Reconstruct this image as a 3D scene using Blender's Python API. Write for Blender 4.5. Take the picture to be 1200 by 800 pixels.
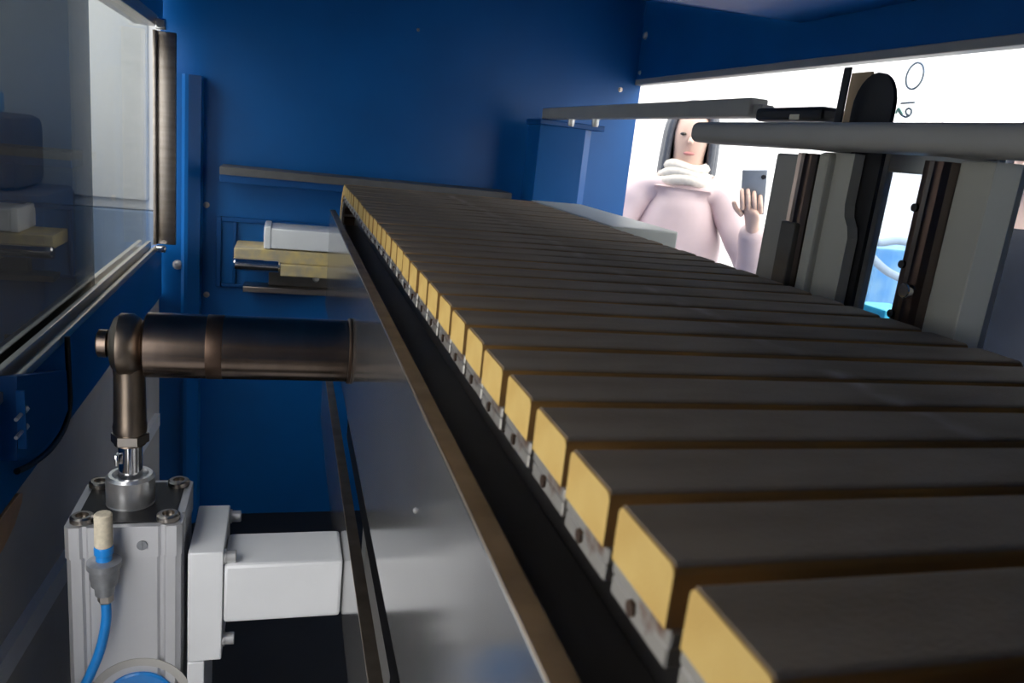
import bpy, bmesh, math, random
from mathutils import Vector, Matrix
random.seed(7)
scn = bpy.context.scene
COL = scn.collection
for o in list(bpy.data.objects):
    bpy.data.objects.remove(o)

# ---------------------------------------------------------------- camera
H0 = 1.35                     # camera height above the hall floor; most numbers below are relative to it
FPX = 920.0
CAMX = Vector((0.9588095558210722, -0.2635427335643997, 0.1059691617953173))
CAMY = Vector((-0.035114694256065046, 0.26023155466822295, 0.9649075065529663))
CAMZ = Vector((-0.28187088163466156, -0.928883612483482, 0.2402582788295444))
cd = bpy.data.cameras.new('camera')
cam = bpy.data.objects.new('camera', cd)
COL.objects.link(cam)
m = Matrix((CAMX, CAMY, CAMZ)).transposed().to_4x4()
m.translation = (0, 0, H0)
cam.matrix_world = m
cd.sensor_width = 36
cd.lens = 36 * FPX / 1200
cd.clip_start = 0.02
cd.dof.use_dof = True
cd.dof.focus_distance = 1.1
cd.dof.aperture_fstop = 14
scn.camera = cam

# ---------------------------------------------------------------- world and exposure
w = bpy.data.worlds.new('hall_daylight')
scn.world = w
w.use_nodes = True
bg = w.node_tree.nodes['Background']
bg.inputs[0].default_value = (1.0, 0.99, 0.97, 1)
bg.inputs[1].default_value = 3.2
scn.view_settings.view_transform = 'Standard'
scn.view_settings.look = 'None'
scn.view_settings.gamma = 1
scn.view_settings.use_curve_mapping = False
scn.view_settings.exposure = 0.4

# ---------------------------------------------------------------- pixel -> place
def ray(px, py):
    return (CAMX * (px - 600) - CAMY * (py - 400) - CAMZ * FPX) / FPX
def atX(px, py, X):
    d = ray(px, py); return d * (X / d.x)
def atY(px, py, Y):
    d = ray(px, py); return d * (Y / d.y)
def atZ(px, py, Z):
    d = ray(px, py); return d * (Z / d.z)

# ---------------------------------------------------------------- materials
def mat(name, col, rough=0.5, metal=0.0, var=0.0, vscale=20, col2=None, bump=0.0, bscale=200, stretch=(1, 1, 1), coat=0.0, spec=0.5, lo=0.35, hi=0.65):
    mt = bpy.data.materials.new(name)
    mt.use_nodes = True
    nt = mt.node_tree
    b = nt.nodes['Principled BSDF']
    b.inputs['Roughness'].default_value = rough
    b.inputs['Metallic'].default_value = metal
    b.inputs['Specular IOR Level'].default_value = spec
    b.inputs['Coat Weight'].default_value = coat
    c1 = (*col, 1)
    tc = nt.nodes.new('ShaderNodeTexCoord')
    mp = nt.nodes.new('ShaderNodeMapping')
    mp.inputs['Scale'].default_value = stretch
    nt.links.new(tc.outputs['Object'], mp.inputs['Vector'])
    nz = nt.nodes.new('ShaderNodeTexNoise')
    nz.inputs['Scale'].default_value = vscale
    nz.inputs['Detail'].default_value = 5
    nt.links.new(mp.outputs['Vector'], nz.inputs['Vector'])
    rp = nt.nodes.new('ShaderNodeValToRGB')
    rp.color_ramp.elements[0].position = lo
    rp.color_ramp.elements[1].position = hi
    k = 1 - var
    rp.color_ramp.elements[0].color = (*col2, 1) if col2 else (col[0] * k, col[1] * k, col[2] * k, 1)
    rp.color_ramp.elements[1].color = c1
    nt.links.new(nz.outputs['Fac'], rp.inputs['Fac'])
    nt.links.new(rp.outputs['Color'], b.inputs['Base Color'])
    if bump:
        n2 = nt.nodes.new('ShaderNodeTexNoise')
        n2.inputs['Scale'].default_value = bscale
        n2.inputs['Detail'].default_value = 3
        nt.links.new(mp.outputs['Vector'], n2.inputs['Vector'])
        bp = nt.nodes.new('ShaderNodeBump')
        bp.inputs['Strength'].default_value = bump
        bp.inputs['Distance'].default_value = 0.001
        nt.links.new(n2.outputs['Fac'], bp.inputs['Height'])
        nt.links.new(bp.outputs['Normal'], b.inputs['Normal'])
    return mt

def glass(name, tint, haze=0.0, hazecol=(0.8, 0.85, 0.9), rough=0.0, refl=1.0):
    mt = bpy.data.materials.new(name)
    mt.use_nodes = True
    nt = mt.node_tree
    nt.nodes.remove(nt.nodes['Principled BSDF'])
    out = nt.nodes['Material Output']
    tr = nt.nodes.new('ShaderNodeBsdfTransparent'); tr.inputs[0].default_value = (*tint, 1)
    gl = nt.nodes.new('ShaderNodeBsdfGlossy'); gl.inputs['Roughness'].default_value = rough
    df = nt.nodes.new('ShaderNodeBsdfDiffuse'); df.inputs[0].default_value = (*hazecol, 1)
    nz = nt.nodes.new('ShaderNodeTexNoise'); nz.inputs['Scale'].default_value = 6
    mr = nt.nodes.new('ShaderNodeMapRange')
    mr.inputs['To Min'].default_value = haze * 0.6; mr.inputs['To Max'].default_value = haze * 1.4
    nt.links.new(nz.outputs['Fac'], mr.inputs['Value'])
    fr = nt.nodes.new('ShaderNodeFresnel')
    ge = nt.nodes.new('ShaderNodeNewGeometry')       # same reflectance on both faces of a thin pane
    io = nt.nodes.new('ShaderNodeMapRange'); io.inputs['To Min'].default_value = 1.45; io.inputs['To Max'].default_value = 1 / 1.45
    nt.links.new(ge.outputs['Backfacing'], io.inputs['Value']); nt.links.new(io.outputs[0], fr.inputs['IOR'])
    m1 = nt.nodes.new('ShaderNodeMixShader'); m2 = nt.nodes.new('ShaderNodeMixShader')
    nt.links.new(mr.outputs[0], m1.inputs[0])
    nt.links.new(tr.outputs[0], m1.inputs[1]); nt.links.new(df.outputs[0], m1.inputs[2])
    sc = nt.nodes.new('ShaderNodeMath'); sc.operation = 'MULTIPLY'; sc.inputs[1].default_value = refl
    nt.links.new(fr.outputs[0], sc.inputs[0]); nt.links.new(sc.outputs[0], m2.inputs[0])
    nt.links.new(m1.outputs[0], m2.inputs[1]); nt.links.new(gl.outputs[0], m2.inputs[2])
    nt.links.new(m2.outputs[0], out.inputs['Surface'])
    return mt

M = {}
def frosted(name, col):
    mt = bpy.data.materials.new(name); mt.use_nodes = True; nt = mt.node_tree; nt.nodes.remove(nt.nodes['Principled BSDF'])
    t = nt.nodes.new('ShaderNodeBsdfTranslucent'); t.inputs[0].default_value = (*col, 1)
    tr = nt.nodes.new('ShaderNodeBsdfTransparent'); tr.inputs[0].default_value = (*col, 1)
    nz = nt.nodes.new('ShaderNodeTexNoise'); nz.inputs['Scale'].default_value = 8
    mr = nt.nodes.new('ShaderNodeMapRange'); mr.inputs['To Min'].default_value = .45; mr.inputs['To Max'].default_value = .6
    mx = nt.nodes.new('ShaderNodeMixShader'); nt.links.new(nz.outputs['Fac'], mr.inputs['Value']); nt.links.new(mr.outputs[0], mx.inputs[0])
    nt.links.new(t.outputs[0], mx.inputs[1]); nt.links.new(tr.outputs[0], mx.inputs[2]); nt.links.new(mx.outputs[0], nt.nodes['Material Output'].inputs['Surface'])
    return mt
M['frosted'] = frosted('frosted_white_acrylic', (.95, .95, .95))
M['blue'] = mat('blue_enamel', (0.0006, 0.095, 0.33), 0.38, spec=0.3, var=0.12, vscale=5, bump=0.15, bscale=500)
M['blue_dark'] = mat('blue_enamel_trim', (0.0006, 0.065, 0.24), 0.42, spec=0.3, var=0.15, vscale=6)
M['greypanel'] = mat('grey_painted_panel', (0.56, 0.54, 0.51), 0.5, var=0.15, vscale=4)
M['stainless'] = mat('stainless_steel', (0.36, 0.31, 0.28), 0.30, 1, var=0.25, vscale=9, stretch=(1, 1, 6))
M['rail'] = mat('aluminium_rail', (0.60, 0.55, 0.48), 0.35, 1, var=0.2, vscale=25, stretch=(1, .1, 1))
M['plate'] = mat('polished_plate', (0.33, 0.325, 0.32), 0.15, .82, var=0.12, vscale=5, stretch=(1, .6, 3))
M['plate_edge'] = mat('plate_edge_steel', (0.36, 0.29, 0.22), 0.42, 1, var=0.3, vscale=30)
M['darksteel'] = mat('dark_track_steel', (0.15, 0.14, 0.13), 0.3, 0.5, var=0.5, vscale=12, stretch=(1, .3, 1))
M['black'] = mat('black_rubber', (0.012, 0.012, 0.014), 0.5, var=0.3)
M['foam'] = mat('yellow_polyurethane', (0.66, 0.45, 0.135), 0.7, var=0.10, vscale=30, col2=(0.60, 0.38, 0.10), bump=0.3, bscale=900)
M['foam_side'] = mat('brown_foam_side', (0.46, 0.24, 0.065), 0.8, var=0.3, vscale=30, col2=(0.24, 0.14, 0.06), stretch=(.3, 1, 1))  # long side faces, browner than the yellow pad ends
M['carrier'] = mat('worn_aluminium', (0.40, 0.38, 0.35), 0.45, 0.9, vscale=45, col2=(0.16, 0.07, 0.035), lo=0.33, hi=0.46)
M['alu'] = mat('anodised_aluminium', (0.66, 0.66, 0.68), 0.42, 0.55, var=0.06, vscale=8, bump=0.08, bscale=900)
M['alu_bright'] = mat('turned_aluminium', (0.72, 0.72, 0.73), 0.28, 0.85, var=0.08, vscale=60)
M['bronze'] = mat('brown_oiled_steel', (0.27, 0.205, 0.165), 0.22, 1, var=0.22, vscale=10, stretch=(5, 1, 1))
M['bronze_band'] = mat('stained_steel_band', (0.15, 0.10, 0.075), 0.38, 1, var=0.3, vscale=20)
M['rodsteel'] = mat('rod_steel', (0.42, 0.38, 0.34), 0.30, 1, var=0.2, vscale=25)
M['bronze_eye'] = mat('brown_forged_steel', (0.30, 0.24, 0.19), 0.34, 1, var=0.2, vscale=25)
M['zinc'] = mat('zinc_plated', (0.62, 0.62, 0.62), 0.38, .7, var=0.1, vscale=60)
M['chrome'] = mat('chrome', (0.8, 0.8, 0.82), 0.12, 1, var=0.05)
M['white'] = mat('white_painted_steel', (0.82, 0.83, 0.85), 0.35, var=0.04, vscale=12, bump=0.1, bscale=500)
M['bluehose'] = mat('blue_polyurethane_hose', (0.015, 0.26, 0.75), 0.3, var=0.1, coat=0.3)
M['beige'] = mat('beige_sintered_plastic', (0.70, 0.62, 0.48), 0.7, var=0.2, vscale=150)
M['greyplastic'] = mat('grey_zinc', (0.33, 0.34, 0.36), 0.4, 0.5, var=0.2, vscale=80)
M['column'] = mat('grey_green_paint', (0.42, 0.42, 0.375), 0.4, var=0.08, vscale=8)
M['columnlite'] = mat('pale_grey_paint', (0.54, 0.57, 0.55), 0.4, var=0.06, vscale=8)
M['bar'] = mat('grey_bar_paint', (0.32, 0.317, 0.297), 0.45, var=0.1, vscale=10, bump=0.1, bscale=300)
M['railsteel'] = mat('guide_rail_steel', (0.20, 0.165, 0.15), 0.28, 1, var=0.25, vscale=18, stretch=(1, 1, .2))
M['hallwhite'] = mat('hall_white_plaster', (0.86, 0.87, 0.87), 0.8, var=0.03, vscale=2)
M['hallfloor'] = mat('hall_concrete', (0.42, 0.42, 0.42), 0.6, var=0.15, vscale=3)
M['pan'] = mat('shade_black_pan', (0.01, 0.01, 0.011), 0.5, var=0.4, vscale=6)  # near-black colour stands in for the shade over the pan
M['greyrub'] = mat('grey_rubber', (0.10, 0.10, 0.105), 0.6, var=0.2)
M['outgrey'] = mat('light_grey_cabinet', (0.40, 0.40, 0.39), 0.6, var=0.06, vscale=3)
M['slate'] = mat('slate_blue_paint', (0.14, 0.19, 0.26), 0.5, var=0.2, vscale=4)
M['outbrown'] = mat('dull_brown_machine', (0.09, 0.07, 0.065), 0.6, var=0.3, vscale=5)
M['tan'] = mat('tan_board', (0.55, 0.40, 0.24), 0.6, var=0.15, vscale=20)
M['copper'] = mat('copper_tongue', (0.75, 0.46, 0.24), 0.4, 0.4, var=0.15, vscale=30)
M['yellowbar'] = mat('yellow_grey_bar', (0.66, 0.52, 0.22), 0.5, vscale=25, col2=(0.42, 0.36, 0.26))
M['greyink'] = mat('grey_print', (0.30, 0.36, 0.40), 0.6)
M['greenink'] = mat('green_print', (0.22, 0.48, 0.40), 0.6)
M['lampcream'] = mat('cream_lens', (0.85, 0.80, 0.62), 0.4)
M['hosegrey'] = mat('grey_hose', (0.35, 0.42, 0.50), 0.5)
M['cyan'] = mat('cyan_plastic', (0.02, 0.55, 0.75), 0.4, var=0.1)
M['cartblue'] = mat('cart_blue_paint', (0.08, 0.28, 0.60), 0.4, vscale=9, col2=(0.20, 0.40, 0.62))
M['mauve'] = mat('mauve_fabric', (0.30, 0.27, 0.35), 0.9, var=0.2)
M['skin'] = mat('skin', (0.72, 0.50, 0.40), 0.55, var=0.06, vscale=15)
M['hair'] = mat('dark_hair', (0.09, 0.10, 0.12), 0.45, var=0.4, vscale=60, stretch=(6, 6, 1))
M['pinkcoat'] = mat('pale_pink_quilted_nylon', (0.66, 0.52, 0.52), 0.5, var=0.08, vscale=10)
M['navycoat'] = mat('slate_blue_cloth', (0.015, 0.020, 0.032), 0.85, var=0.4, vscale=7)
M['darkcloth'] = mat('dark_trousers', (0.04, 0.045, 0.06), 0.85, var=0.2)
M['creamscarf'] = mat('cream_knit', (0.75, 0.70, 0.62), 0.9, var=0.15, vscale=60)
M['phonegrey'] = mat('grey_phone', (0.22, 0.25, 0.29), 0.35, 0.2, var=0.1)
M['eye'] = mat('eye_dark', (0.03, 0.025, 0.02), 0.2)
M['lips'] = mat('lips', (0.55, 0.22, 0.2), 0.5)
M['glass_clear'] = glass('clear_window_glass', (0.93, 0.95, 0.94), 0.04, refl=.5)
M['glass_tint'] = glass('smoked_window_glass', (0.30, 0.33, 0.35), 0.03, (0.3, 0.32, 0.35), refl=.75)
M['acrylic'] = glass('clear_acrylic', (0.90, 0.95, 1.0), 0.10, (0.75, 0.85, 0.95))

# grip facing of the pads: dusty dark grey-brown with a rubbed line running along the conveyor
def facing_mat():
    mt = mat('dusty_grip_facing', (0.31, 0.235, 0.16), 0.85, vscale=26, col2=(0.22, 0.16, 0.10), bump=0.5, bscale=700, stretch=(.35, 1, 1))
    nt = mt.node_tree; b = nt.nodes['Principled BSDF']
    geo = nt.nodes.new('ShaderNodeNewGeometry')
    sp = nt.nodes.new('ShaderNodeSeparateXYZ'); nt.links.new(geo.outputs['Position'], sp.inputs[0])
    sub = nt.nodes.new('ShaderNodeMath'); sub.operation = 'SUBTRACT'; sub.inputs[1].default_value = 0.338
    nt.links.new(sp.outputs['X'], sub.inputs[0])
    ab = nt.nodes.new('ShaderNodeMath'); ab.operation = 'ABSOLUTE'; nt.links.new(sub.outputs[0], ab.inputs[0])
    mr = nt.nodes.new('ShaderNodeMapRange'); mr.inputs['From Min'].default_value = 0.0; mr.inputs['From Max'].default_value = 0.014
    mr.inputs['To Min'].default_value = 1; mr.inputs['To Max'].default_value = 0
    nt.links.new(ab.outputs[0], mr.inputs['Value'])
    n3 = nt.nodes.new('ShaderNodeTexNoise'); n3.inputs['Scale'].default_value = 28
    nt.links.new(geo.outputs['Position'], n3.inputs['Vector'])
    nz = nt.nodes.new('ShaderNodeMapRange'); nz.inputs['From Min'].default_value = .45; nz.inputs['From Max'].default_value = .75; nz.inputs['To Max'].default_value = .7
    nt.links.new(n3.outputs['Fac'], nz.inputs['Value'])
    mul = nt.nodes.new('ShaderNodeMath'); mul.operation = 'MULTIPLY'
    nt.links.new(mr.outputs[0], mul.inputs[0]); nt.links.new(nz.outputs[0], mul.inputs[1])
    mx = nt.nodes.new('ShaderNodeMixRGB'); mx.inputs[2].default_value = (0.55, 0.44, 0.36, 1)
    old = b.inputs['Base Color'].links[0].from_socket
    nt.links.new(mul.outputs[0], mx.inputs[0]); nt.links.new(old, mx.inputs[1]); nt.links.new(mx.outputs[0], b.inputs['Base Color'])
    return mt
M['facing'] = facing_mat()

# ---------------------------------------------------------------- mesh helpers (coordinates relative to camera height)
def box(bm, x0, x1, y0, y1, z0, z1, bev=0.0, seg=2, mtx=None):
    t = bmesh.new()
    bmesh.ops.create_cube(t, size=1)
    for v in t.verts:
        v.co = Vector(((x0 + x1) / 2 + v.co.x * (x1 - x0), (y0 + y1) / 2 + v.co.y * (y1 - y0), (z0 + z1) / 2 + v.co.z * (z1 - z0)))
    if bev:
        bmesh.ops.bevel(t, geom=t.edges[:], offset=bev, segments=seg, affect='EDGES', profile=0.5)
    if mtx:
        bmesh.ops.transform(t, matrix=mtx, verts=t.verts)
    join(bm, t)
def join(bm, t):
    me = bpy.data.meshes.new('tmp'); t.to_mesh(me); t.free()
    bm.from_mesh(me); bpy.data.meshes.remove(me)
def frame_of(d):
    d = Vector(d).normalized()
    a = Vector((0, 0, 1)) if abs(d.z) < .9 else Vector((0, 1, 0))
    u = d.cross(a).normalized(); v = d.cross(u).normalized()
    return d, u, v
def lathe(bm, p0, axis, prof, seg=32, cap=True):
    """prof: list of (distance along axis, radius)"""
    d, u, v = frame_of(axis); p0 = Vector(p0); rings = []
    for s, r in prof:
        rings.append([bm.verts.new(p0 + d * s + (u * math.cos(2 * math.pi * i / seg) + v * math.sin(2 * math.pi * i / seg)) * r) for i in range(seg)])
    for a, b in zip(rings, rings[1:]):
        for i in range(seg):
            bm.faces.new((a[i], a[(i + 1) % seg], b[(i + 1) % seg], b[i]))
    if cap:
        bm.faces.new(rings[0][::-1]); bm.faces.new(rings[-1])
def cyl(bm, p0, p1, r, seg=24, ch=0.0):
    d = Vector(p1) - Vector(p0); L = d.length
    c = min(ch, L / 3)
    prof = [(0, r - c), (c, r), (L - c, r), (L, r - c)] if ch else [(0, r), (L, r)]
    lathe(bm, p0, d, prof, seg)
def smooth_path(pts, n=8):
    P = [Vector(p) for p in pts]; out = []
    for i in range(len(P) - 1):
        a = P[max(i - 1, 0)]; b = P[i]; c = P[i + 1]; d = P[min(i + 2, len(P) - 1)]
        for k in range(n):
            t = k / n
            out.append(.5 * ((2 * b) + (c - a) * t + (2 * a - 5 * b + 4 * c - d) * t * t + (3 * b - a - 3 * c + d) * t ** 3))
    out.append(P[-1]); return out
def tube(bm, pts, r, seg=12, n=8):
    P = smooth_path(pts, n) if n > 1 else [Vector(p) for p in pts]
    rings = []; u = None
    for i, p in enumerate(P):
        d = (P[min(i + 1, len(P) - 1)] - P[max(i - 1, 0)]).normalized()
        if u is None: _, u, _ = frame_of(d)
        u = (u - d * u.dot(d)).normalized(); v = d.cross(u)
        rings.append([bm.verts.new(p + (u * math.cos(2 * math.pi * k / seg) + v * math.sin(2 * math.pi * k / seg)) * r) for k in range(seg)])
    for a, b in zip(rings, rings[1:]):
        for k in range(seg):
            bm.faces.new((a[k], a[(k + 1) % seg], b[(k + 1) % seg], b[k]))
    bm.faces.new(rings[0][::-1]); bm.faces.new(rings[-1])
def prism(bm, poly, axis, a0, a1):
    """polygon extruded along 'x','y' or 'z'; poly in the two other axes (in xyz order)"""
    def mk(p, a):
        return {'x': (a, p[0], p[1]), 'y': (p[0], a, p[1]), 'z': (p[0], p[1], a)}[axis]
    A = [bm.verts.new(mk(p, a0)) for p in poly]; B = [bm.verts.new(mk(p, a1)) for p in poly]
    n = len(poly)
    bm.faces.new(A[::-1]); bm.faces.new(B)
    for i in range(n):
        bm.faces.new((A[i], A[(i + 1) % n], B[(i + 1) % n], B[i]))
def hexhead(bm, p0, d, r, h):
    lathe(bm, p0, d, [(0, r), (h * .85, r), (h, r * .86)], 6)

def empty(name, loc, label=None, cat=None, group=None):
    o = bpy.data.objects.new(name, None); COL.objects.link(o)
    o.location = (loc[0], loc[1], loc[2] + H0)
    o.empty_display_size = .05
    if label: o['label'] = label
    if cat: o['category'] = cat
    if group: o['group'] = group
    bpy.context.view_layer.update()
    return o
ROOTLOC = {}
def wloc(o):
    p = Vector((0, 0, 0))
    while o:
        p = p + o.location; o = o.parent
    return p
def obj(name, bm, mt, parent=None, smooth=False, label=None, cat=None, group=None, kind=None, origin=None, world=False):
    """links the bmesh as one mesh object; coordinates are camera-height relative unless world"""
    bmesh.ops.recalc_face_normals(bm, faces=bm.faces[:])
    if not world:
        for v in bm.verts: v.co.z += H0
    off = Vector((0, 0, 0))
    if bm.verts:
        lo = Vector([min(v.co[i] for v in bm.verts) for i in range(3)]); hi = Vector([max(v.co[i] for v in bm.verts) for i in range(3)])
        off = Vector(((lo.x + hi.x) / 2, (lo.y + hi.y) / 2, lo.z))
    for v in bm.verts: v.co -= off
    me = bpy.data.meshes.new(name); bm.to_mesh(me); bm.free()
    me.materials.append(M[mt])
    if smooth:
        for p in me.polygons: p.use_smooth = True
        me.set_sharp_from_angle(angle=math.radians(38))
    o = bpy.data.objects.new(name, me); COL.objects.link(o)
    if parent:
        o.parent = parent; o.location = off - wloc(parent)
    else:
        o.location = off
    if label: o['label'] = label
    if cat: o['category'] = cat
    if group: o['group'] = group
    if kind: o['kind'] = kind
    return o
def boxo(name, dims, mt, parent=None, bev=0.0, **k):
    bm = bmesh.new(); box(bm, *dims, bev=bev); o = obj(name, bm, mt, parent, smooth=bev > 0, **k)
    for p in o.data.polygons:
        if max(abs(c) for c in p.normal) > .9999: p.use_smooth = False
    return o
def struct(name, dims, mt, bev=0.0, label=None):
    return boxo(name, dims, mt, bev=bev, kind='structure', label=label)
def bolt(parent, p, d, r=.008, h=.008, mt='zinc', name='bolt'):
    bm = bmesh.new(); lathe(bm, p, d, [(0, r * 1.35), (h * .15, r * 1.35), (h * .16, r), (h * .8, r), (h, r * .75)], 12)
    return obj(name, bm, mt, parent, smooth=True)

# ================================================================ the setting: hall and machine enclosure
XL, XR, YB = -0.35, 1.126, 2.60
struct('floor', (-6, 8, -6, 9, -1.40, -1.35), 'hallfloor')
struct('wall_hall_right', (5.5, 5.6, -6, 9, -1.35, 2.2), 'hallwhite')
struct('wall_hall_back', (-6, 5.5, 8.5, 8.6, -1.35, 2.2), 'hallwhite')
struct('wall_hall_left', (-6.1, -6.0, -6, 9, -1.35, 2.2), 'hallwhite')

wb = struct('wall_back', (-.365, XR + .02, YB, YB + .012, -1.33, .56), 'blue')
for px, py, rr in ((242, 240, .007), (242, 345, .007), (490, 35, .004), (727, 105, .006)):
    p = atY(px, py, YB); bolt(wb, p, (0, -1, 0), rr, .006, 'rodsteel')
# square raised surround on the back wall behind the yellow bar
bm = bmesh.new()
for d in ((-.205, -.19, -.527, -.305), (-.19, .14, -.32, -.305), (-.19, .14, -.527, -.515), (-.155, -.145, -.515, -.32)):
    box(bm, d[0], d[1], YB - .012, YB, d[2], d[3], .003)
obj('slot_surround', bm, 'blue_dark', wb)
# folded corner post at the left of the back wall
bm = bmesh.new()
prism(bm, [(-.365, YB - .001), (-.365, YB - .06), (-.300, YB - .06), (-.290, YB - .074), (-.280, YB - .074), (-.248, YB - .055), (-.246, YB - .001)], 'z', -1.33, .10)
cp = obj('trim_1', bm, 'blue', kind='structure')
p = atY(208, 310, YB - .06); bolt(cp, p, (0, -1, 0), .011, .009)
# left wall: blue band below the window, grey panel under it
struct('wall_left', (XL - .02, XL, .93, YB - .09, -.545, -.392), 'blue')
struct('wall_left_lower', (XL - .03, XL - .012, .55, YB - .05, -1.33, -.545), 'greypanel')
struct('wall_left_upper', (XL - .03, XL, .93, YB - .06, .235, .56), 'blue')
struct('trim_2', (XL - .03, XL + .005, .88, .93, -.545, .56), 'blue_dark')
# right wall: header over the long opening, low sill, grey edge trim
hd = struct('wall_right', (XR, XR + .02, -.9, YB, .262, .56), 'blue')
bolt(hd, Vector((XR, 2.57, .40)), (-1, 0, 0), .010, .008); bolt(hd, atX(926, 20, XR), (-1, 0, 0), .006, .006)
bolt(hd, Vector((XR, 2.575, .283)), (-1, 0, 0), .006, .006)
struct('wall_right_light_block', (XR, XR + .02, -.9, .80, -.32, .243), 'blue')  # unseen near part, added to close off light from the right
struct('wall_front_light_block', (-.43, XR + .02, -.92, -.90, -1.33, .56), 'blue')  # out of view behind the camera, added to shut out light from there
struct('wall_left_light_block', (XL - .02, XL, -.9, .88, .14, .56), 'blue')  # unseen, added above the left hatch to cut the light on upper walls
struct('wall_left_end_light_block', (XL - .02, XL, -.9, .02, -1.33, .14), 'blue')  # unseen closure added to shrink the left hatch and its light
struct('wall_right_lower', (XR, XR + .02, -.9, YB, -1.33, -.32), 'blue')
struct('trim_3', (XR - .004, XR + .026, -.9, YB - .002, .243, .262), 'bar', .003)
# ceiling: sloped rear sheet and front sheet, with the narrow light gap along the right wall
bm = bmesh.new()
prism(bm, [(YB, .512), (YB, .524), (1.70, .357), (1.70, .345)], 'x', -.43, XR - .004)
obj('ceiling', bm, 'blue', kind='structure')
bm = bmesh.new()
prism(bm, [(1.70, .345), (1.70, .357), (-.9, .357), (-.9, .345)], 'x', -.43, XR)  # front sheet set low to darken the top of the back wall
obj('ceiling_front', bm, 'blue', kind='structure')
struct('floor_pan', (-.33, 1.10, .6, YB, -1.33, -1.318), 'pan')

# ---------------------------------------------------------------- sliding window in the left wall
wn = boxo('window_1', (XL - .055, XL - .001, .93, 2.40, -.392, -.386), 'rail', kind='structure')
bm = bmesh.new()
for x0, x1, z1 in ((XL - .002, XL + .006, -.378), (XL - .022, XL - .012, -.366), (XL - .046, XL - .036, -.366)):
    box(bm, x0, x1, .93, 2.40, -.392, z1, .0015)
obj('window_rail', bm, 'rail', wn, smooth=True)
boxo('window_rail', (XL - .05, XL + .006, .93, 2.40, .205, .235), 'rail', wn, .002)
boxo('window_glass', (XL - .036, XL - .031, .935, 1.80, -.384, .208), 'glass_tint', wn, label='smoked glass sliding pane')
boxo('window_glass', (XL - .016, XL - .013, 1.72, 2.385, -.384, .208), 'glass_clear', wn, label='clear glass pane')
bm = bmesh.new(); box(bm, -.352, -.296, 2.385, 2.40, -.372, .195, .003); box(bm, -.352, -.343, 2.37, 2.385, -.372, .195, .001)
jb = obj('window_jamb', bm, 'stainless', wn, smooth=True, label='brushed stainless jamb strip')
boxo('end_block', (-.345, -.318, 2.36, 2.385, .197, .225), 'chrome', wn, .004)
boxo('end_block', (-.345, -.318, 2.36, 2.385, -.392, -.374), 'chrome', wn, .004)

# ================================================================ pad conveyor
PT, XP0, XP1, PITCH = -.117, .117, .540, .0514
cv = empty('pad_conveyor', (.33, .9, -1.33), 'long conveyor of yellow foam pads with dusty grey tops between polished side plates', 'conveyor')
boxo('track_bed', (.150, .525, -.25, 1.80, -.42, -.1585), 'darksteel', cv, .004, label='dark steel bed under the pads')
boxo('chain_ledge', (.1045, .150, -.25, 1.74, -.225, -.203), 'darksteel', cv, .001, label='glossy black ledge beside the pads')
boxo('ledge_strip', (.1045, .1185, -.25, 1.74, -.203, -.2008), 'darksteel', cv, .0006)
sp = boxo('side_plate', (.0925, .1035, -.25, 1.775, -.390, -.179), 'plate', cv, .001, label='polished steel guard plate')
boxo('plate_rim', (.0923, .1042, -.25, 1.776, -.179, -.1765), 'plate_edge', sp, .0008, label='brown worn top edge')
lp = boxo('lower_plate', (.0945, .109, .35, 1.775, -.665, -.53), 'plate', cv, .001, label='polished lower guard plate')
boxo('plate_rim', (.0943, .1092, .35, 1.776, -.53, -.5275), 'plate_edge', lp, .0008)
boxo('slot_shade', (.155, .165, -.2, 1.75, -.70, -.42), 'black', cv)  # black sheet put behind the plate slot as its painted shade
boxo('right_plate', (.53, .542, -.25, 1.775, -.66, -.20), 'plate', cv, .001)
for yy in (.12, 1.62):
    boxo('stand_leg', (.20, .28, yy, yy + .08, -1.318, -.42), 'greypanel', cv, .004)
    boxo('stand_leg', (.42, .50, yy, yy + .08, -1.318, -.42), 'greypanel', cv, .004)
for yy in (.55, .70, .85):
    bolt(cv, Vector((.155, yy, -.47)), (-1, 0, 0), .008, .02)
bolt(sp, atX(487, 598, .0925), (-1, 0, 0), .0016, .0015)

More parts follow.
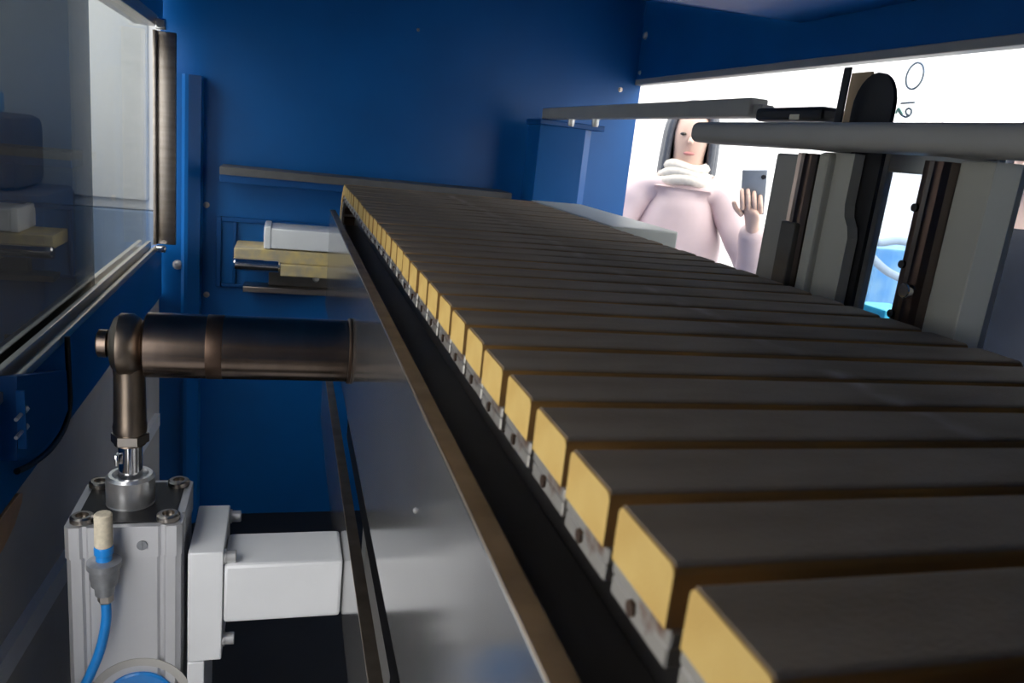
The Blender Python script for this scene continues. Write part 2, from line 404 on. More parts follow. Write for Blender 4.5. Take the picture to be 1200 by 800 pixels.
def facing_profile(r, n):
    pass
def pad_meshes():
    L = XP1 - XP0; Wd = .0440
    def top_arc(w, r, t, g0=0.0):          # rounded upper outline of the pad, moved inwards by t
        o = []
        for sx in (-1, 1):
            rng = range(6) if sx < 0 else range(5, -1, -1)
            for i in rng:
                g = g0 + (math.pi / 2 - g0) * i / 5
                o.append((sx * (w / 2 - r) - (-sx) * 0 + sx * (r - t) * math.cos(g), -r + (r - t) * math.sin(g)))
        return o
    T = .0008; RR = .0042; ZB = -.0220
    inner = top_arc(Wd, RR, T); outer = top_arc(Wd, RR, 0, .85); under = top_arc(Wd, RR, T, .85)
    bm = bmesh.new(); prism(bm, [(-Wd / 2 + T, ZB)] + inner + [(Wd / 2 - T, ZB)], 'x', 0, L); bmesh.ops.recalc_face_normals(bm, faces=bm.faces[:])
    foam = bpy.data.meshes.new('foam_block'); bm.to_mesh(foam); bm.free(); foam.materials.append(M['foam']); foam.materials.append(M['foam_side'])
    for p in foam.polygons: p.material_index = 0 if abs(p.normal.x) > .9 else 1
    bm = bmesh.new(); prism(bm, [(p[0] * .9995, p[1] + .00003) for p in under] + outer[::-1], 'x', .0010, L - .0010); bmesh.ops.recalc_face_normals(bm, faces=bm.faces[:])
    fac = bpy.data.meshes.new('grip_facing'); bm.to_mesh(fac); bm.free(); fac.materials.append(M['facing'])
    bm = bmesh.new()
    box(bm, .0015, L - .0015, -.0230, .0230, -.0285, -.0221, .0008, 1)
    box(bm, .0015, L - .0015, -.0222, .0222, -.0360, -.0285, .0008, 1)
    car = bpy.data.meshes.new('slat'); bm.to_mesh(car); bm.free(); car.materials.append(M['carrier'])
    bm = bmesh.new(); box(bm, .006, .03, -.012, .012, -.0410, -.0362, .001, 1); cyl(bm, (.0005, .004, -.0310), (.003, .004, -.0310), .003, 10)
    lk = bpy.data.meshes.new('chain_pin'); bm.to_mesh(lk); bm.free(); lk.materials.append(M['bronze_band'])
    for me in (foam, fac):
        for p in me.polygons: p.use_smooth = True
        me.set_sharp_from_angle(angle=math.radians(30))
    return foam, fac, car, lk
foam, fac, car, lk = pad_meshes()
cvl = wloc(cv)
def slat(y, z, rot):
    s = bpy.data.objects.new('slat', car); COL.objects.link(s); s.parent = cv
    jx = random.uniform(-.0008, .0008); jz = random.uniform(-.0004, .0004)
    s.location = Vector((XP0 + jx, y, z + jz + H0)) - cvl; s.rotation_euler = (rot + random.uniform(-.006, .006), 0, 0)
    for nm, me in (('foam_block', foam), ('grip_facing', fac), ('chain_pin', lk)):
        c = bpy.data.objects.new(nm, me); COL.objects.link(c); c.parent = s
YC0 = .1795 - .0440 / 2 + .0015
nlast = 0
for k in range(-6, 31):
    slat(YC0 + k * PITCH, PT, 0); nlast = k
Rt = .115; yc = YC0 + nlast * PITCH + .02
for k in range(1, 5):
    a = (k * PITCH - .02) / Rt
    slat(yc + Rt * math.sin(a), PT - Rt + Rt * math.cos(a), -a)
bm = bmesh.new(); cyl(bm, (.17, yc, PT - Rt), (.50, yc, PT - Rt), .07, 32); obj('end_drum', bm, 'darksteel', cv, smooth=True)
# pale guide ledge beyond the pads
a = atZ(722, 252, -.135); b = atZ(800, 291, -.135)
boxo('guide_ledge', (.60, .74, 1.40, 1.95, -.165, -.128), 'columnlite', None, .004, label='pale grey guide ledge beside the far right pad ends', cat='ledge')
ld = bpy.data.objects['guide_ledge']
boxo('ledge_post', (.60, .66, 1.5, 1.56, -1.318, -.165), 'greypanel', ld)

# ================================================================ pivot shaft with rod end, cylinder, arm
YS = 1.07
sh = empty('pivot_shaft', (-.04, YS, -.30), 'brown oiled steel pivot shaft running into the polished guard plate', 'shaft')
zc = -.299
bm = bmesh.new(); lathe(bm, (-.169, YS, zc), (1, 0, 0), [(0, .037), (.003, .0425), (.26, .0425)], 48); obj('shaft_barrel', bm, 'bronze', sh, smooth=True)
bm = bmesh.new(); lathe(bm, (-.093, YS, zc), (1, 0, 0), [(0, .0427), (.001, .0429), (.019, .0429), (.02, .0427)], 48); obj('stain_band', bm, 'bronze_band', sh, smooth=True)
bm = bmesh.new(); lathe(bm, (.088, YS, zc), (1, 0, 0), [(0, .0440), (.0015, .0455), (.0040, .0455)], 48); obj('end_collar', bm, 'bronze_band', sh, smooth=True)
bm = bmesh.new(); lathe(bm, (-.213, YS, zc), (1, 0, 0), [(-.012, .014), (-.010, .018), (0, .018), (.002, .012), (.012, .012)], 24); obj('pin_head', bm, 'bronze', sh, smooth=True)
bm = bmesh.new(); lathe(bm, (-.182, YS, zc), (1, 0, 0), [(0, .02), (.014, .03)], 32); obj('spacer', bm, 'bronze_band', sh, smooth=True)

XC, YCY = -.188, 1.07
cy = empty('air_cylinder', (XC, YCY, -1.05), 'silver pneumatic cylinder with vertical rod beside the white mounting arm', 'cylinder')
# rod end eye + stem
bm = bmesh.new()
lathe(bm, (XC - .021, YS, zc), (1, 0, 0), [(0, .024), (.004, .034), (.011, .040), (.026, .040), (.034, .034), (.039, .026)], 40)
lathe(bm, (XC, YS, zc - .030), (0, 0, -1), [(0, .0200), (.012, .0192), (.075, .0200), (.082, .0212), (.090, .0205), (.0905, .018), (.100, .0185), (.107, .0195)], 32)
re = obj('rod_end', bm, 'bronze_eye', cy, smooth=True, label='brown steel rod end eye')
bm = bmesh.new(); hexhead(bm, (XC, YS, -.421), (0, 0, -1), .0235, .014); obj('lock_nut', bm, 'rodsteel', re)
bm = bmesh.new(); cyl(bm, (XC, YS, -.428), (XC, YS, -.53), .0150, 28)
box(bm, XC - .0165, XC - .012, YS - .016, YS, -.462, -.447, .0005)
obj('piston_rod', bm, 'chrome', cy, smooth=True, label='chromed piston rod')
bm = bmesh.new(); lathe(bm, (XC, YS, -.543), (0, 0, 1), [(0, .0305), (.024, .0305), (.0245, .0298), (.0262, .0298), (.0267, .0305), (.060, .0305), (.064, .027), (.064, .0225), (.057, .022), (.057, .014)], 40)
obj('rod_gland', bm, 'alu_bright', cy, smooth=True, label='turned aluminium rod gland')
hx0, hx1, hy0, hy1 = -.254, -.116, 1.0, 1.14
# end cap with vertical notches in front
def cap_poly(ins):
    x0, x1, y0, y1 = hx0 + ins, hx1 - ins, hy0 + ins, hy1 - ins
    g = .004
    c = .006
    return [(x0 + c, y0), (x0 + .018, y0), (x0 + .021, y0 + g), (x0 + .025, y0 + g), (x0 + .028, y0),
            (x1 - .028, y0), (x1 - .025, y0 + g), (x1 - .021, y0 + g), (x1 - .018, y0), (x1 - c, y0), (x1, y0 + c),
            (x1, y0 + .03), (x1 - g, y0 + .033), (x1 - g, y0 + .037), (x1, y0 + .04), (x1, y1 - c), (x1 - c, y1), (x0 + c, y1), (x0, y1 - c), (x0, y0 + c)]
bm = bmesh.new(); prism(bm, cap_poly(0), 'z', -.566, -.522)
hc = obj('head_cap', bm, 'alu', cy, label='silver square end cap')
bm = bmesh.new(); box(bm, hx0 + .010, hx1 - .010, hy0 + .010, hy1 - .010, -.522, -.5205); obj('cap_dark_reflection', bm, 'black', hc)  # black sheet paints the dark ceiling reflection on the aluminium cap top
for sx in (hx0 + .018, hx1 - .018):
    for sy in (hy0 + .018, hy1 - .018):
        bm = bmesh.new(); lathe(bm, (sx, sy, -.5205), (0, 0, 1), [(0, .0145), (.006, .0145), (.008, .012), (.008, .008), (.003, .0075)], 20)
        obj('tie_rod_nut', bm, 'rodsteel', hc, smooth=True)
bm = bmesh.new()
lathe(bm, (-.163, hy0 - .0005, -.548), (0, -1, 0), [(0, .0065), (.0015, .0065), (.0015, .005)], 16)
box(bm, -.1636, -.1624, hy0 - .0030, hy0 - .0018, -.554, -.542)
obj('port_screw', bm, 'greyplastic', hc, smooth=True)
bm = bmesh.new(); prism(bm, cap_poly(.0015), 'z', -1.0, -.566); br = obj('barrel', bm, 'alu', cy, label='silver extruded barrel')
bm = bmesh.new(); prism(bm, cap_poly(0), 'z', -1.05, -1.0); obj('foot_cap', bm, 'alu', cy)
# round badge on the barrel front
bm = bmesh.new()
lathe(bm, (-.168, hy0 + .0015, -.783), (0, -1, 0), [(0, .066), (.0012, .066), (.0012, .055), (0, .055)], 48, cap=False)
obj('badge_ring', bm, 'greypanel', br)
bm = bmesh.new(); lathe(bm, (-.168, hy0 + .0015, -.783), (0, -1, 0), [(0, .045), (.003, .045), (.004, .042)], 48); obj('badge_disc', bm, 'bluehose', br, label='round blue badge')
# flow valve on the cap
fx, fy = -.203, hy0 - .024
bm = bmesh.new(); lathe(bm, (fx, fy, -.553), (0, 0, -1), [(0, .0140), (.002, .0200), (.010, .0200), (.012, .0168), (.024, .0172), (.027, .0160), (.034, .0155), (.036, .0120), (.048, .0110)], 28)
cyl(bm, (fx, fy, -.566), (fx, hy0 + .001, -.548), .008, 14)
fv = obj('flow_valve', bm, 'greyplastic', cy, smooth=True, label='grey flow valve with cream knob')
bm = bmesh.new(); cyl(bm, (fx, fy, -.535), (fx, fy, -.490), .0105, 24, .0015); obj('knob', bm, 'beige', fv, smooth=True)
bm = bmesh.new(); cyl(bm, (fx, fy, -.545), (fx, fy, -.534), .0112, 24, .001); cyl(bm, (fx, fy, -.553), (fx, fy, -.545), .0095, 24); obj('collar', bm, 'bluehose', fv, smooth=True)
bm = bmesh.new(); hexhead(bm, (fx + .001, fy, -.600), (0, 0, -1), .0095, .013); obj('gland_nut', bm, 'rodsteel', fv)
bm = bmesh.new(); tube(bm, [(fx + .001, fy, -.613), (fx + .001, fy, -.64), (fx - .006, fy - .002, -.68), (fx - .018, fy - .004, -.715), (fx - .034, fy - .004, -.755), (fx - .045, fy - .002, -.82), (fx - .04, fy + .01, -.95), (fx - .02, fy + .05, -1.10), (fx - .06, fy + .15, -1.20), (fx - .02, fy + .3, -1.31)], .0062, 12)
obj('air_hose', bm, 'bluehose', None, smooth=True, label='bright blue air hose curving down from the flow valve', cat='hose')

ma = empty('mounting_arm', (-.02, 1.05, -.73), 'white painted box arm with bolted plate carrying the pneumatic cylinder', 'bracket')
boxo('mount_plate', (-.108, -.064, 1.0, 1.14, -.728, -.563), 'white', ma, .002)
boxo('cylinder_plate', (-.108, -.086, 1.0, 1.14, -1.02, -.729), 'white', ma, .002)
boxo('box_tube', (-.063, .0940, 1.0, 1.09, -.671, -.583), 'white', ma, .005)
for yy, zz in ((1.012, -.576), (1.128, -.576), (1.012, -.703), (1.128, -.703)):
    bm = bmesh.new(); cyl(bm, (-.064, yy, zz), (-.048, yy, zz), .0085, 16, .001); cyl(bm, (-.066, yy, zz), (-.061, yy, zz), .0105, 16); obj('bolt', bm, 'zinc', ma, smooth=True)

# ================================================================ things at the rear wall
bs = boxo('wall_shelf_bar', (-.188, .69, 2.46, 2.60, -.190, -.168), 'blue_dark', None, .002, label='long dark blue shelf bar across the back wall behind the conveyor', cat='bar')
boxo('rubber_lip', (-.188, .69, 2.452, 2.60, -.168, -.146), 'greyrub', bs)
wbx = empty('white_actuator', (.04, 2.5, -.367), 'small white boxed actuator above the yellow bar by the back wall', 'actuator')
boxo('housing', (-.040, .150, 2.44, 2.60, -.372, -.312), 'white', wbx, .004)
boxo('end_cap', (-.060, -.040, 2.438, 2.60, -.374, -.307), 'white', wbx, .004)
yb = empty('slide_bar', (0, 2.5, -.45), 'yellow topped slide bar with bright silver nose under the white actuator', 'slide')
boxo('yellow_face', (-.143, .15, 2.44, 2.60, -.415, -.376), 'yellowbar', yb, .003)
bm = bmesh.new(); cyl(bm, (-.143, 2.445, -.424), (-.012, 2.445, -.424), .020, 20, .004); obj('silver_nose', bm, 'chrome', yb, smooth=True)
boxo('bearing_block', (-.010, .15, 2.43, 2.60, -.452, -.416), 'yellowbar', yb, .003)
bk = empty('back_bracket', (.04, 2.55, -.53), 'dark steel bracket plate with brown lower strip below the slide bar', 'bracket')
boxo('plate', (-.045, .15, 2.56, 2.60, -.507, -.453), 'darksteel', bk, .002)
boxo('strip', (-.120, .15, 2.52, 2.60, -.525, -.507), 'stainless', bk, .002)
bolt(bk, Vector((.10, 2.56, -.478)), (0, -1, 0), .008, .008)

# blue bracket box on the left wall with a black cable
bb = empty('switch_box', (XL + .03, 1.30, -.56), 'blue switch box with bolted flange below the window rail', 'box')
bm = bmesh.new()
pl = [atX(x, y, XL + .022) for x, y in ((20, 441), (78, 434), (80, 480), (70, 505), (45, 530), (20, 540))]
prism(bm, [(q.y, q.z) for q in pl], 'x', XL + .001, XL + .022)
obj('box_body', bm, 'blue_dark', bb)
boxo('flange', (XL + .022, XL + .032, 1.098, 1.102, -.455, -.375), 'blue', bb)
for py in (486, 507):
    q = atX(24, py, XL + .027)
    bm = bmesh.new(); cyl(bm, (q.x, q.y - .018, q.z), (q.x, q.y + .014, q.z), .0025, 10); cyl(bm, (q.x, q.y + .014, q.z), (q.x, q.y + .024, q.z), .0045, 6); obj('bolt', bm, 'zinc', bb, smooth=True)
bm = bmesh.new(); tube(bm, [(XL + .012, 1.395, -.38)] + [atX(x, y, XL + .014) for x, y in ((81, 445), (82, 472), (76, 500), (60, 525), (38, 543), (20, 552))], .0045, 10)
obj('black_cable', bm, 'black', None, smooth=True, label='thin black cable looping around the blue switch box', cat='cable')
bm = bmesh.new()
tg = [(.93, -.602), (1.10, -.602), (1.15, -.592), (1.185, -.574), (1.19, -.562), (1.175, -.556), (.93, -.553)]
prism(bm, tg, 'x', XL - .010, XL - .002); bmesh.ops.bevel(bm, geom=bm.edges[:], offset=.001, segments=1, affect='EDGES')
obj('latch_tongue', bm, 'copper', None, label='copper coloured rounded latch tongue on the lower grey panel', cat='latch')
bm = bmesh.new(); prism(bm, [(.95, -.775), (.95, -.735), (2.45, -.90), (2.45, -.94)], 'x', XL - .012, XL + .003)
obj('brace_strip', bm, 'white', None, label='pale flat brace strip along the lower grey panel', cat='brace')

# ================================================================ right side: bars, lift unit
gb = empty('guide_bar', (.75, 1.8, .09), 'square grey guide bar bolted to the blue post at the back', 'bar')
boxo('bar', (.74, .775, 1.222, 2.385, .090, .121), 'bar', gb, .003)
for px, py in ((669, 147), (697, 150)):
    p = atX(px, py, .757); bolt(gb, Vector((.757, p.y, .092)), (0, 0, -1), .009, .022)
# blue post carrying the bar
pp = empty('blue_post', (.88, 2.5, -1.318), 'blue folded post at the back end of the square guide bar', 'post')
bm = bmesh.new(); prism(bm, [(.735, 2.37), (.875, 2.35), (.905, 2.38), (.915, 2.44), (.915, 2.50), (.735, 2.50)], 'z', -1.318, .072); obj('post_body', bm, 'blue', pp)
boxo('post_cap', (.725, .935, 2.345, 2.50, .072, .0885), 'blue_dark', pp, .003)
boxo('wall_tie', (.76, .86, 2.50, 2.60, -.60, -.50), 'blue', pp)

sb = empty('sensor_head', (.76, 1.12, .09), 'small black sensor head with cream lens at the end of the guide bar', 'sensor')
boxo('body', (.742, .785, 1.03, 1.205, .083, .104), 'black', sb, .006)
boxo('mount_foot', (.747, .77, 1.195, 1.222, .094, .110), 'bar', sb, .002)
p = atX(931, 137, .742); boxo('lens', (.7405, .743, p.y - .012, p.y + .012, p.z - .004, p.z + .004), 'lampcream', sb, .001)

# big rounded pressure beam
bm = bmesh.new(); box(bm, .545, .60, .05, 1.047, .033, .0605, .010, 4)
pb = obj('pressure_beam', bm, 'bar', None, smooth=True, label='long rounded grey pressure beam over the lift columns', cat='beam')
for yy in (.605, .81):
    boxo('beam_bracket', (.598, .636, yy, yy + .028, .0335, .052), 'bar', pb, .002)

lu = empty('lift_column', (.66, .9, -1.318), 'grey painted lift column with bulged casting and brown steel guide rail', 'column')
boxo('side_panel', (.655, .75, .885, .990, -1.318, .030), 'bar', lu, .003)
bm = bmesh.new()   # casting with a bulge
prof = [(.845, -1.318), (.845, .033), (.790, .033), (.790, -.025), (.787, -.038), (.778, -.050), (.774, -.062), (.774, -1.318)]
prism(bm, prof, 'x', .625, .639); obj('casting', bm, 'column', lu)
boxo('casting_rib', (.615, .63, .822, .842, -1.318, .032), 'column', lu, .004)
def guide_rail(y0, y1, parent, holes):
    bm = bmesh.new(); w = y1 - y0
    pr = [(.655, y0), (.618, y0), (.612, y0 + w * .12), (.618, y0 + w * .30), (.610, y0 + w * .42), (.610, y0 + w * .60), (.618, y0 + w * .72), (.612, y0 + w * .88), (.618, y1), (.655, y1)]
    prism(bm, pr, 'z', -1.0, .030)
    r = obj('guide_rail', bm, 'railsteel', parent, label='brown polished guide rail')
    for z in holes:
        bm = bmesh.new(); lathe(bm, (.612, y1 - w * .18, z), (-1, 0, 0), [(0, .0042), (.003, .0042), (.003, .003)], 14); obj('rail_hole', bm, 'black', r)
    return r
guide_rail(.847, .883, lu, ())
boxo('carriage', (.606, .618, .850, .880, -.16, -.055), 'darksteel', lu, .002)
lu2 = empty('lift_column', (.66, .6, -1.318), 'wide pale grey lift column with brown rail full of bolt holes', 'column')
guide_rail(.640, .672, lu2, (-.017, -.075, -.127))
boxo('side_panel', (.628, .652, .598, .640, -1.318, .033), 'column', lu2, .002)
bm = bmesh.new(); prism(bm, [(.628, .598), (.643, .583), (.650, .583), (.655, .598)], 'z', -1.318, .033); obj('corner_post', bm, 'columnlite', lu2)
bm = bmesh.new(); cyl(bm, (.606, .652, -.10), (.614, .652, -.10), .008, 18, .001); obj('grease_cap', bm, 'chrome', lu2, smooth=True)
# black round-headed cover between the columns
bm = bmesh.new(); poly = [(.765, -1.0), (.765, .085)]
for i in range(1, 12):
    t = math.pi * i / 12; poly.append((.799 - .034 * math.cos(t), .085 + .040 * math.sin(t)))
poly += [(.833, .085), (.833, -1.0)]
prism(bm, poly, 'x', .641, .646)
cvb = obj('slot_cover', bm, 'black', None, smooth=True, label='black rubber slot cover with rounded head between the lift columns', cat='cover')
boxo('wiper_blade', (.626, .629, .8295, .842, .034, .131), 'black', None, .001, label='thin black upright wiper blade beside the round-headed cover', cat='blade')
boxo('tan_board', (.658, .662, .833, .868, .034, .130), 'tan', None, label='narrow tan board behind the black wiper blade', cat='board')
# acrylic guard behind the gap
ag = empty('acrylic_guard', (.75, .7, -.2), 'clear acrylic guard with pale frame between the two lift columns', 'guard')
e = atX(1037, 186, .76)
boxo('sheet', (.698, .702, .66, .822, -.30, .045), 'acrylic', ag)
boxo('frame_bar', (.695, .705, .815, .828, -.30, .045), 'columnlite', ag, .002)
boxo('frame_bar', (.695, .705, .66, .815, .018, .040), 'columnlite', ag, .002)

# sign panel with ring and mirrored figure, outside the opening
sg = empty('sign_panel', (1.22, 1.5, -.1), 'white translucent door panel printed with a grey ring and mirrored figure', 'sign')
boxo('panel', (1.222, 1.226, 1.315, 1.75, .05, .40), 'frosted', sg)
def on_panel(px, py): return atX(px, py, 1.2205)
c = on_panel(1072, 89)
bm = bmesh.new(); n = 40; R0 = .0245
pts = [c + Vector((0, math.cos(2 * math.pi * i / n) * R0 * .95, math.sin(2 * math.pi * i / n) * R0 * 1.05)) for i in range(n + 1)]
tube(bm, pts, .0022, 6, 1); obj('printed_ring', bm, 'greyink', sg, smooth=True)
def stroke(name, pix, mt, r=.0022):
    bm = bmesh.new(); tube(bm, [on_panel(*q) for q in pix], r, 6, 5); obj(name, bm, mt, sg, smooth=True)
stroke('printed_bar', [(1056, 121), (1064, 120.5), (1072, 120)], 'greyink')
stroke('printed_figure', [(1053, 130), (1057, 135), (1062, 137), (1067, 134), (1068, 129), (1065, 127), (1062, 129), (1062, 133), (1066, 136)], 'greyink')
stroke('printed_tick', [(1050, 133), (1053, 127), (1057, 134)], 'greenink')

# ================================================================ the hall outside the opening
def dep(px, py, D): return ray(px, py) * D
ct = empty('machine_cart', (1.9, 1.95, -1.35), 'blue machine cart standing outside behind the acrylic guard', 'cart')
p = dep(1030, 290, 4.2)
boxo('cabinet', (p.x - .22, p.x + .25, p.y - .25, p.y + .25, -.75, p.z + .02), 'cartblue', ct, .01)
boxo('plinth', (p.x - .2, p.x + .23, p.y - .23, p.y + .23, -1.35, -.75), 'mauve', ct, .01)
bm = bmesh.new(); q = [dep(x, y, 3.75) for x, y in ((1012, 290), (1026, 306), (1040, 318), (1056, 326), (1066, 330))]
q[0] = q[0]; tube(bm, q, .02, 10); obj('hose', bm, 'hosegrey', ct, smooth=True)
bm = bmesh.new(); q = [dep(x, y, 3.8) for x, y in ((1012, 278), (1030, 284), (1050, 282), (1066, 284))]
tube(bm, q, .02, 10); obj('hose', bm, 'hosegrey', ct, smooth=True)
p = dep(1035, 372, 2.05)
boxo('parts_crate', (p.x - .05, p.x + .06, p.y - .06, p.y + .06, p.z - .06, p.z + .03), 'cyan', None, .006, label='bright cyan plastic crate beside the blue machine cart', cat='crate')
boxo('low_bench', (p.x - .2, p.x + .08, p.y - .08, p.y + .3, -1.35, p.z - .06), 'mauve', None, .01, label='low mauve covered bench under the cyan crate', cat='bench')

oc = empty('control_cabinet', (-1.2, 3.6, -1.35), 'tall light grey control cabinet with blue base outside the sliding window', 'cabinet')
boxo('cabinet_body', (-2.2, -.47, 3.4, 3.9, -.40, .95), 'outgrey', oc, .01)
boxo('cabinet_base', (-2.2, -.47, 3.4, 3.9, -1.35, -.40), 'slate', oc, .01)
boxo('cabinet_door', (-1.25, -.52, 3.385, 3.4, -.36, .90), 'outgrey', oc, .005)
om = empty('small_press', (-1.0, 2.95, -1.35), 'dull brown small press with slate top outside the smoked pane', 'machine')
boxo('press_body', (-1.35, -.72, 2.75, 3.15, -1.35, -.30), 'outbrown', om, .02)
boxo('press_head', (-1.35, -.80, 2.78, 3.1, -.30, -.07), 'outbrown', om, .03)
boxo('top_box', (-1.3, -.90, 2.82, 3.05, -.07, -.005), 'cartblue', om, .01)

# ================================================================ people outside
def skin_mesh(name, chains, mt, parent, sub=2, label=None):
    """chains: list of (list of (point, radius)) ; chain points equal to earlier points share the vertex"""
    verts, rad, edges, roots = [], [], [], []
    def vid(p, r):
        for i, q in enumerate(verts):
            if (Vector(q) - Vector(p)).length < 1e-5: return i, False
        verts.append(tuple(p)); rad.append(r if isinstance(r, tuple) else (r, r)); return len(verts) - 1, True
    for ch in chains:
        prev = None
        for i, (p, r) in enumerate(ch):
            k, new = vid(p, r)
            if prev is None and new: roots.append(k)
            if prev is not None: edges.append((prev, k))
            prev = k
    me = bpy.data.meshes.new(name); me.from_pydata(verts, edges, [])
    o = bpy.data.objects.new(name, me); COL.objects.link(o)
    sk = o.modifiers.new('skin', 'SKIN'); sk.use_smooth_shade = True; sk.branch_smoothing = .5
    sv = me.skin_vertices[0].data if len(me.skin_vertices) else None
    if sv is None:
        bpy.context.view_layer.objects.active = o
        bm = bmesh.new(); bm.from_mesh(me); bm.verts.layers.skin.verify(); bm.to_mesh(me); bm.free(); sv = me.skin_vertices[0].data
    for i, r in enumerate(rad):
        sv[i].radius = r; sv[i].use_root = i in roots
    ss = o.modifiers.new('sub', 'SUBSURF'); ss.levels = sub; ss.render_levels = sub
    me.materials.append(M[mt])
    if parent: o.parent = parent
    if label: o['label'] = label
    return o
def blob(bm, c, r, seg=16):
    t = bmesh.new(); bmesh.ops.create_uvsphere(t, u_segments=seg, v_segments=seg // 2 + 2, radius=1)
    for v in t.verts: v.co = Vector((c[0] + v.co.x * r[0], c[1] + v.co.y * r[1], c[2] + v.co.z * r[2]))
    join(bm, t)
def local(name, bm, mt, parent):
    me = bpy.data.meshes.new(name); bm.to_mesh(me); bm.free(); me.materials.append(M[mt])
    for p in me.polygons: p.use_smooth = True
    o = bpy.data.objects.new(name, me); COL.objects.link(o); o.parent = parent; return o

def hand(base, d, side, palm_n, r=.0085):
    """finger chains: base = wrist, d = hand direction, side = thumb side, palm_n = palm facing; fingers curl to palm_n"""
    d = Vector(d).normalized(); side = Vector(side).normalized(); n = Vector(palm_n).normalized(); base = Vector(base); ch = []
    for i, L in enumerate((.070, .078, .072, .056)):
        o = base + d * .085 + side * (.030 - .020 * i)
        ch.append([(o - d * .02, r), (o + d * L * .35 + n * .006, r), (o + d * L * .65 + n * .024, r * .92), (o + d * L * .75 + n * .044, r * .8)])
    t = base + d * .035 + side * .030
    ch.append([(t, r * 1.15), (t + side * .025 + d * .025 + n * .012, r * 1.05), (t + side * .030 + d * .050 + n * .025, r * .85)])
    palm = [(base, (.022, .022)), (base + d * .045, (.036, .018)), (base + d * .088, (.036, .016))]
    return ch, palm

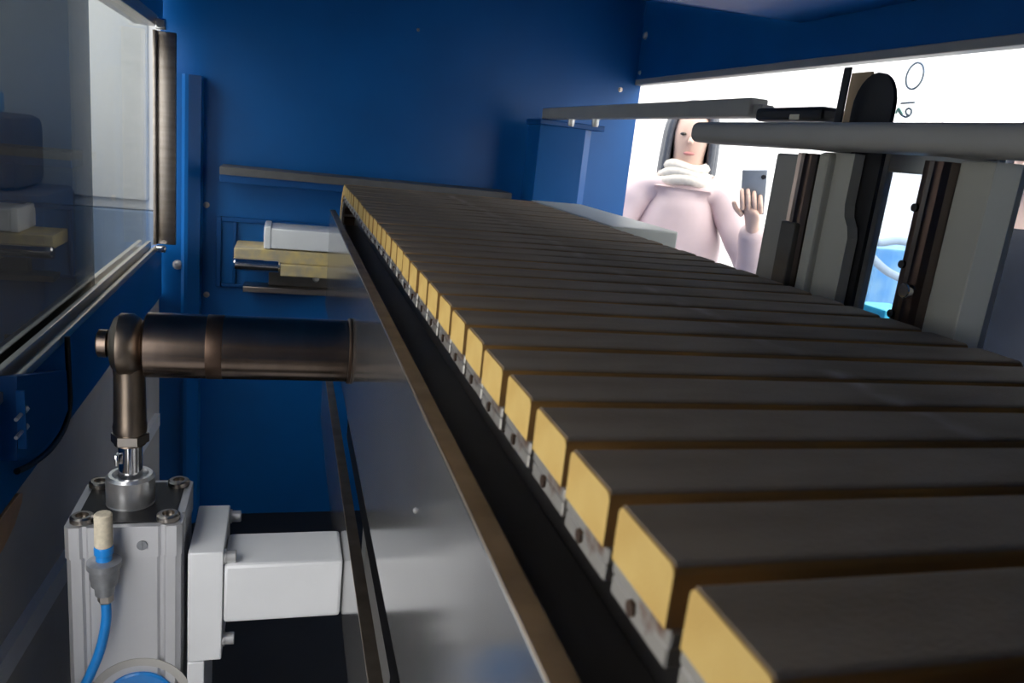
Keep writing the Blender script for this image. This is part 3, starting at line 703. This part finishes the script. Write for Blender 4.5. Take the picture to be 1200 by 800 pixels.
def person(name, loc, rz, Hh, label, coat, hair_long, arms, scarf=False, puffer=False):
    root = empty(name, (loc[0], loc[1], -1.35), label, 'person')
    root.rotation_euler = (0, 0, rz)
    s = Hh / 1.60
    V = lambda x, y, z: Vector((x * s, y * s, z * s))
    chains = []; fingers = []
    hip = V(0, 0, .86)
    spine = [(hip, (.15 * s, .11 * s)), (V(0, 0, 1.0), (.125 * s, .09 * s)), (V(0, .005, 1.16), (.14 * s, .10 * s)), (V(0, .01, 1.28), (.13 * s, .09 * s)), (V(0, .005, 1.345), (.058 * s, .055 * s)),
             (V(0, -.008, 1.40), (.060 * s, .064 * s)), (V(0, -.014, 1.455), (.072 * s, .088 * s)), (V(0, -.004, 1.52), (.076 * s, .094 * s)), (V(0, 0, 1.572), (.050 * s, .062 * s))]
    chains.append(spine)
    for sx in (-1, 1):
        chains.append([(hip, 0), (V(sx * .085, 0, .80), .088 * s), (V(sx * .095, -.005, .46), .055 * s), (V(sx * .10, .02, .25), .050 * s), (V(sx * .10, .02, .07), .036 * s), (V(sx * .105, -.06, .035), .036 * s), (V(sx * .11, -.14, .025), .026 * s)])
    sleeves = []
    for sx, (el, wr, pn, sd) in zip((-1, 1), arms):
        shd = V(sx * .165, .01, 1.275); el = V(*el); wr = V(*wr)
        hch, palm = hand(wr, (wr - el), sd, pn)
        chains.append([(V(0, .01, 1.28), 0), (shd, .052 * s), (el, .040 * s), (wr, .024 * s)])
        chains.append([(wr, 0)] + palm[1:])
        fingers += hch
        sleeves.append((shd, el, wr))
    # nose, ears
    chains.append([(V(0, -.085, 1.478), .010 * s), (V(0, -.112, 1.452), .013 * s)])
    for sx in (-1, 1): chains.append([(V(sx * .068, .0, 1.485), .010 * s), (V(sx * .080, .008, 1.468), .012 * s), (V(sx * .076, .004, 1.445), .008 * s)])
    body = skin_mesh('body', chains + fingers, 'skin', root)
    # coat shell
    cc = []; k = 1.0
    zs = [.80, .88, .96, 1.04, 1.12, 1.20, 1.28] if puffer else [.80, .92, 1.04, 1.16, 1.28]
    prof = {}
    tors = []
    if puffer:
        z = .78
        while z < 1.27:
            wv = 1.0 + .03 * math.sin((z - .78) / .075 * 2 * math.pi)
            tt = (z - .78) / .5
            tors.append((V(0, .005, z), ((.185 + .012 * tt) * (1 - .38 * max(0, (z - 1.10) / .16)) * s * wv, (.150 - .015 * tt) * s * wv))); z += .01875 * 2
        tors.append((V(0, .01, 1.28), (.105 * s, .10 * s))); tors.append((V(0, .008, 1.345), (.078 * s, .080 * s)))
    else:
        tors = [(V(0, 0, .74), (.19 * s, .15 * s)), (V(0, 0, .92), (.165 * s, .13 * s)), (V(0, .005, 1.12), (.175 * s, .13 * s)), (V(0, .01, 1.27), (.11 * s, .10 * s)), (V(0, .008, 1.335), (.08 * s, .08 * s))]
    cc.append(tors)
    att = tors[-2][0]
    for shd, el, wr in sleeves:
        if puffer:
            seq = [(att, 0), (shd, .083 * s)]
            for a, b, r0, r1 in ((shd, el, .086, .070), (el, wr, .070, .048)):
                for i in range(1, 6):
                    t = i / 6 if (b is el or i < 6) else 1
                    p = a.lerp(b, i / 5.0)
                    if b is wr: p = a.lerp(b, i / 5.0 * .96)
                    seq.append((p, (r0 + (r1 - r0) * i / 5) * s * (1.05 if i % 2 else .95)))
            cc.append(seq)
        else:
            cc.append([(att, 0), (shd, .075 * s), (el, .060 * s), (el.lerp(wr, .95), .042 * s)])
    skin_mesh('coat', cc, coat, root)
    tr = [[(V(0, 0, .87), (.165 * s, .125 * s))]]
    for sx in (-1, 1): tr.append([(V(0, 0, .87), 0), (V(sx * .088, 0, .79), .098 * s), (V(sx * .096, -.003, .46), .070 * s), (V(sx * .10, .012, .10), .056 * s)])
    skin_mesh('trousers', tr, 'darkcloth', root)
    for sx in (-1, 1): skin_mesh('shoe', [[(V(sx * .10, .03, .045), .045 * s), (V(sx * .105, -.06, .04), .043 * s), (V(sx * .112, -.155, .032), .032 * s)]], 'black', root)
    # hair: cap plus strands
    bm = bmesh.new()
    t = bmesh.new(); bmesh.ops.create_uvsphere(t, u_segments=24, v_segments=16, radius=1)
    dele = [v for v in t.verts if v.co.y < -.25 and v.co.z < .45 - .5 * (v.co.y + .25)] + [v for v in t.verts if v.co.z < -.55]
    bmesh.ops.delete(t, geom=list(set(dele)), context='VERTS')
    for v in t.verts: v.co = Vector((v.co.x * .098 * s, (v.co.y * .115 + .006) * s, (1.505 + v.co.z * .115) * s))
    join(bm, t)
    if hair_long:
        for i in range(26):
            a = math.pi * (-.16 + 1.32 * i / 25)
            x = math.cos(a) * .086; y = math.sin(a) * .095 + .008
            tube(bm, [V(x * .7, y * .7, 1.59), V(x * 1.02, y, 1.52), V(x * 1.10, y * 1.02, 1.43), V(x * 1.12, y * .9 - .005, 1.34 + .02 * math.sin(i * 2.3)), V(x * 1.05, y * .8 - .02, 1.30 + .03 * math.sin(i * 1.7))], .016 * s, 6, 3)
    else:
        for i in range(22):
            a = math.pi * (-.05 + 1.1 * i / 21)
            x = math.cos(a) * .084; y = math.sin(a) * .092 + .006
            tube(bm, [V(x * .6, y * .6, 1.60), V(x * 1.04, y * 1.04, 1.53), V(x * 1.02, y * 1.02, 1.46)], .014 * s, 6, 3)
    local('hair', bm, 'hair', root)
    for sx in (-1, 1):
        bm = bmesh.new(); blob(bm, V(sx * .031, -.088, 1.487), (.012 * s, .008 * s, .006 * s), 10); local('eye', bm, 'eye', root)
    bm = bmesh.new(); blob(bm, V(0, -.092, 1.418), (.022 * s, .008 * s, .007 * s), 10); local('mouth', bm, 'lips', root)
    if scarf:
        bm = bmesh.new()
        for i in range(3):
            zz = 1.315 + .025 * i; rr = .098 - .008 * i
            tube(bm, [V(rr * math.cos(t), rr * math.sin(t) * .95, zz + .008 * math.sin(3 * t + i)) for t in [2 * math.pi * j / 16 for j in range(17)]], .022 * s, 8, 2)
        local('scarf', bm, 'creamscarf', root)
    return root

# woman photographing: raised left hand
c1 = Vector((1.45, 2.76, 0)); f1 = math.atan2(-c1.y, -c1.x) + math.pi / 2
person('person', c1, f1, 1.57, 'person in pale pink quilted jacket holding up a phone outside the opening', 'pinkcoat', True,
       [((-.27, -.04, 1.05), (-.17, -.22, .98), (1, 0, 0), (0, 0, 1)), ((.30, -.16, 1.03), (.25, -.33, 1.20), (0, .9, .4), (-1, 0, .1))], scarf=True, puffer=True)
ph = bpy.data.objects['person']
R1 = Matrix.Rotation(f1, 4, 'Z'); hp = R1 @ Vector((.226, -.369, 1.286)) + Vector((c1.x, c1.y, 0))
bm = bmesh.new(); box(bm, -.039, .039, -.0045, .0045, -.078, .078, .003, 2, mtx=Matrix.Translation(hp) @ R1 @ Matrix.Rotation(.35, 4, 'X') @ Matrix.Rotation(-.12, 4, 'Y'))
po = obj('mobile_phone', bm, 'phonegrey', None, smooth=True, world=True, label='grey mobile phone held up by the person in pink', cat='phone')
bm = bmesh.new(); lathe(bm, (0, 0, 0), (0, 1, 0), [(-.006, .007), (-.0045, .008)], 16)
bmesh.ops.transform(bm, matrix=Matrix.Translation(hp) @ R1 @ Matrix.Rotation(.35, 4, 'X') @ Matrix.Translation((.022, 0, .058)), verts=bm.verts)
obj('lens', bm, 'black', po, world=True)
c2 = Vector((1.84, 1.60, 0)); f2 = math.radians(-75)
person('person', c2, f2, 1.57, 'person in slate blue jacket standing outside by the wide lift column', 'navycoat', False,
       [((-.25, .02, 1.02), (-.24, -.10, .80), (1, 0, 0), (0, -1, 0)), ((.25, .02, 1.02), (.24, -.10, .80), (-1, 0, 0), (0, -1, 0))])
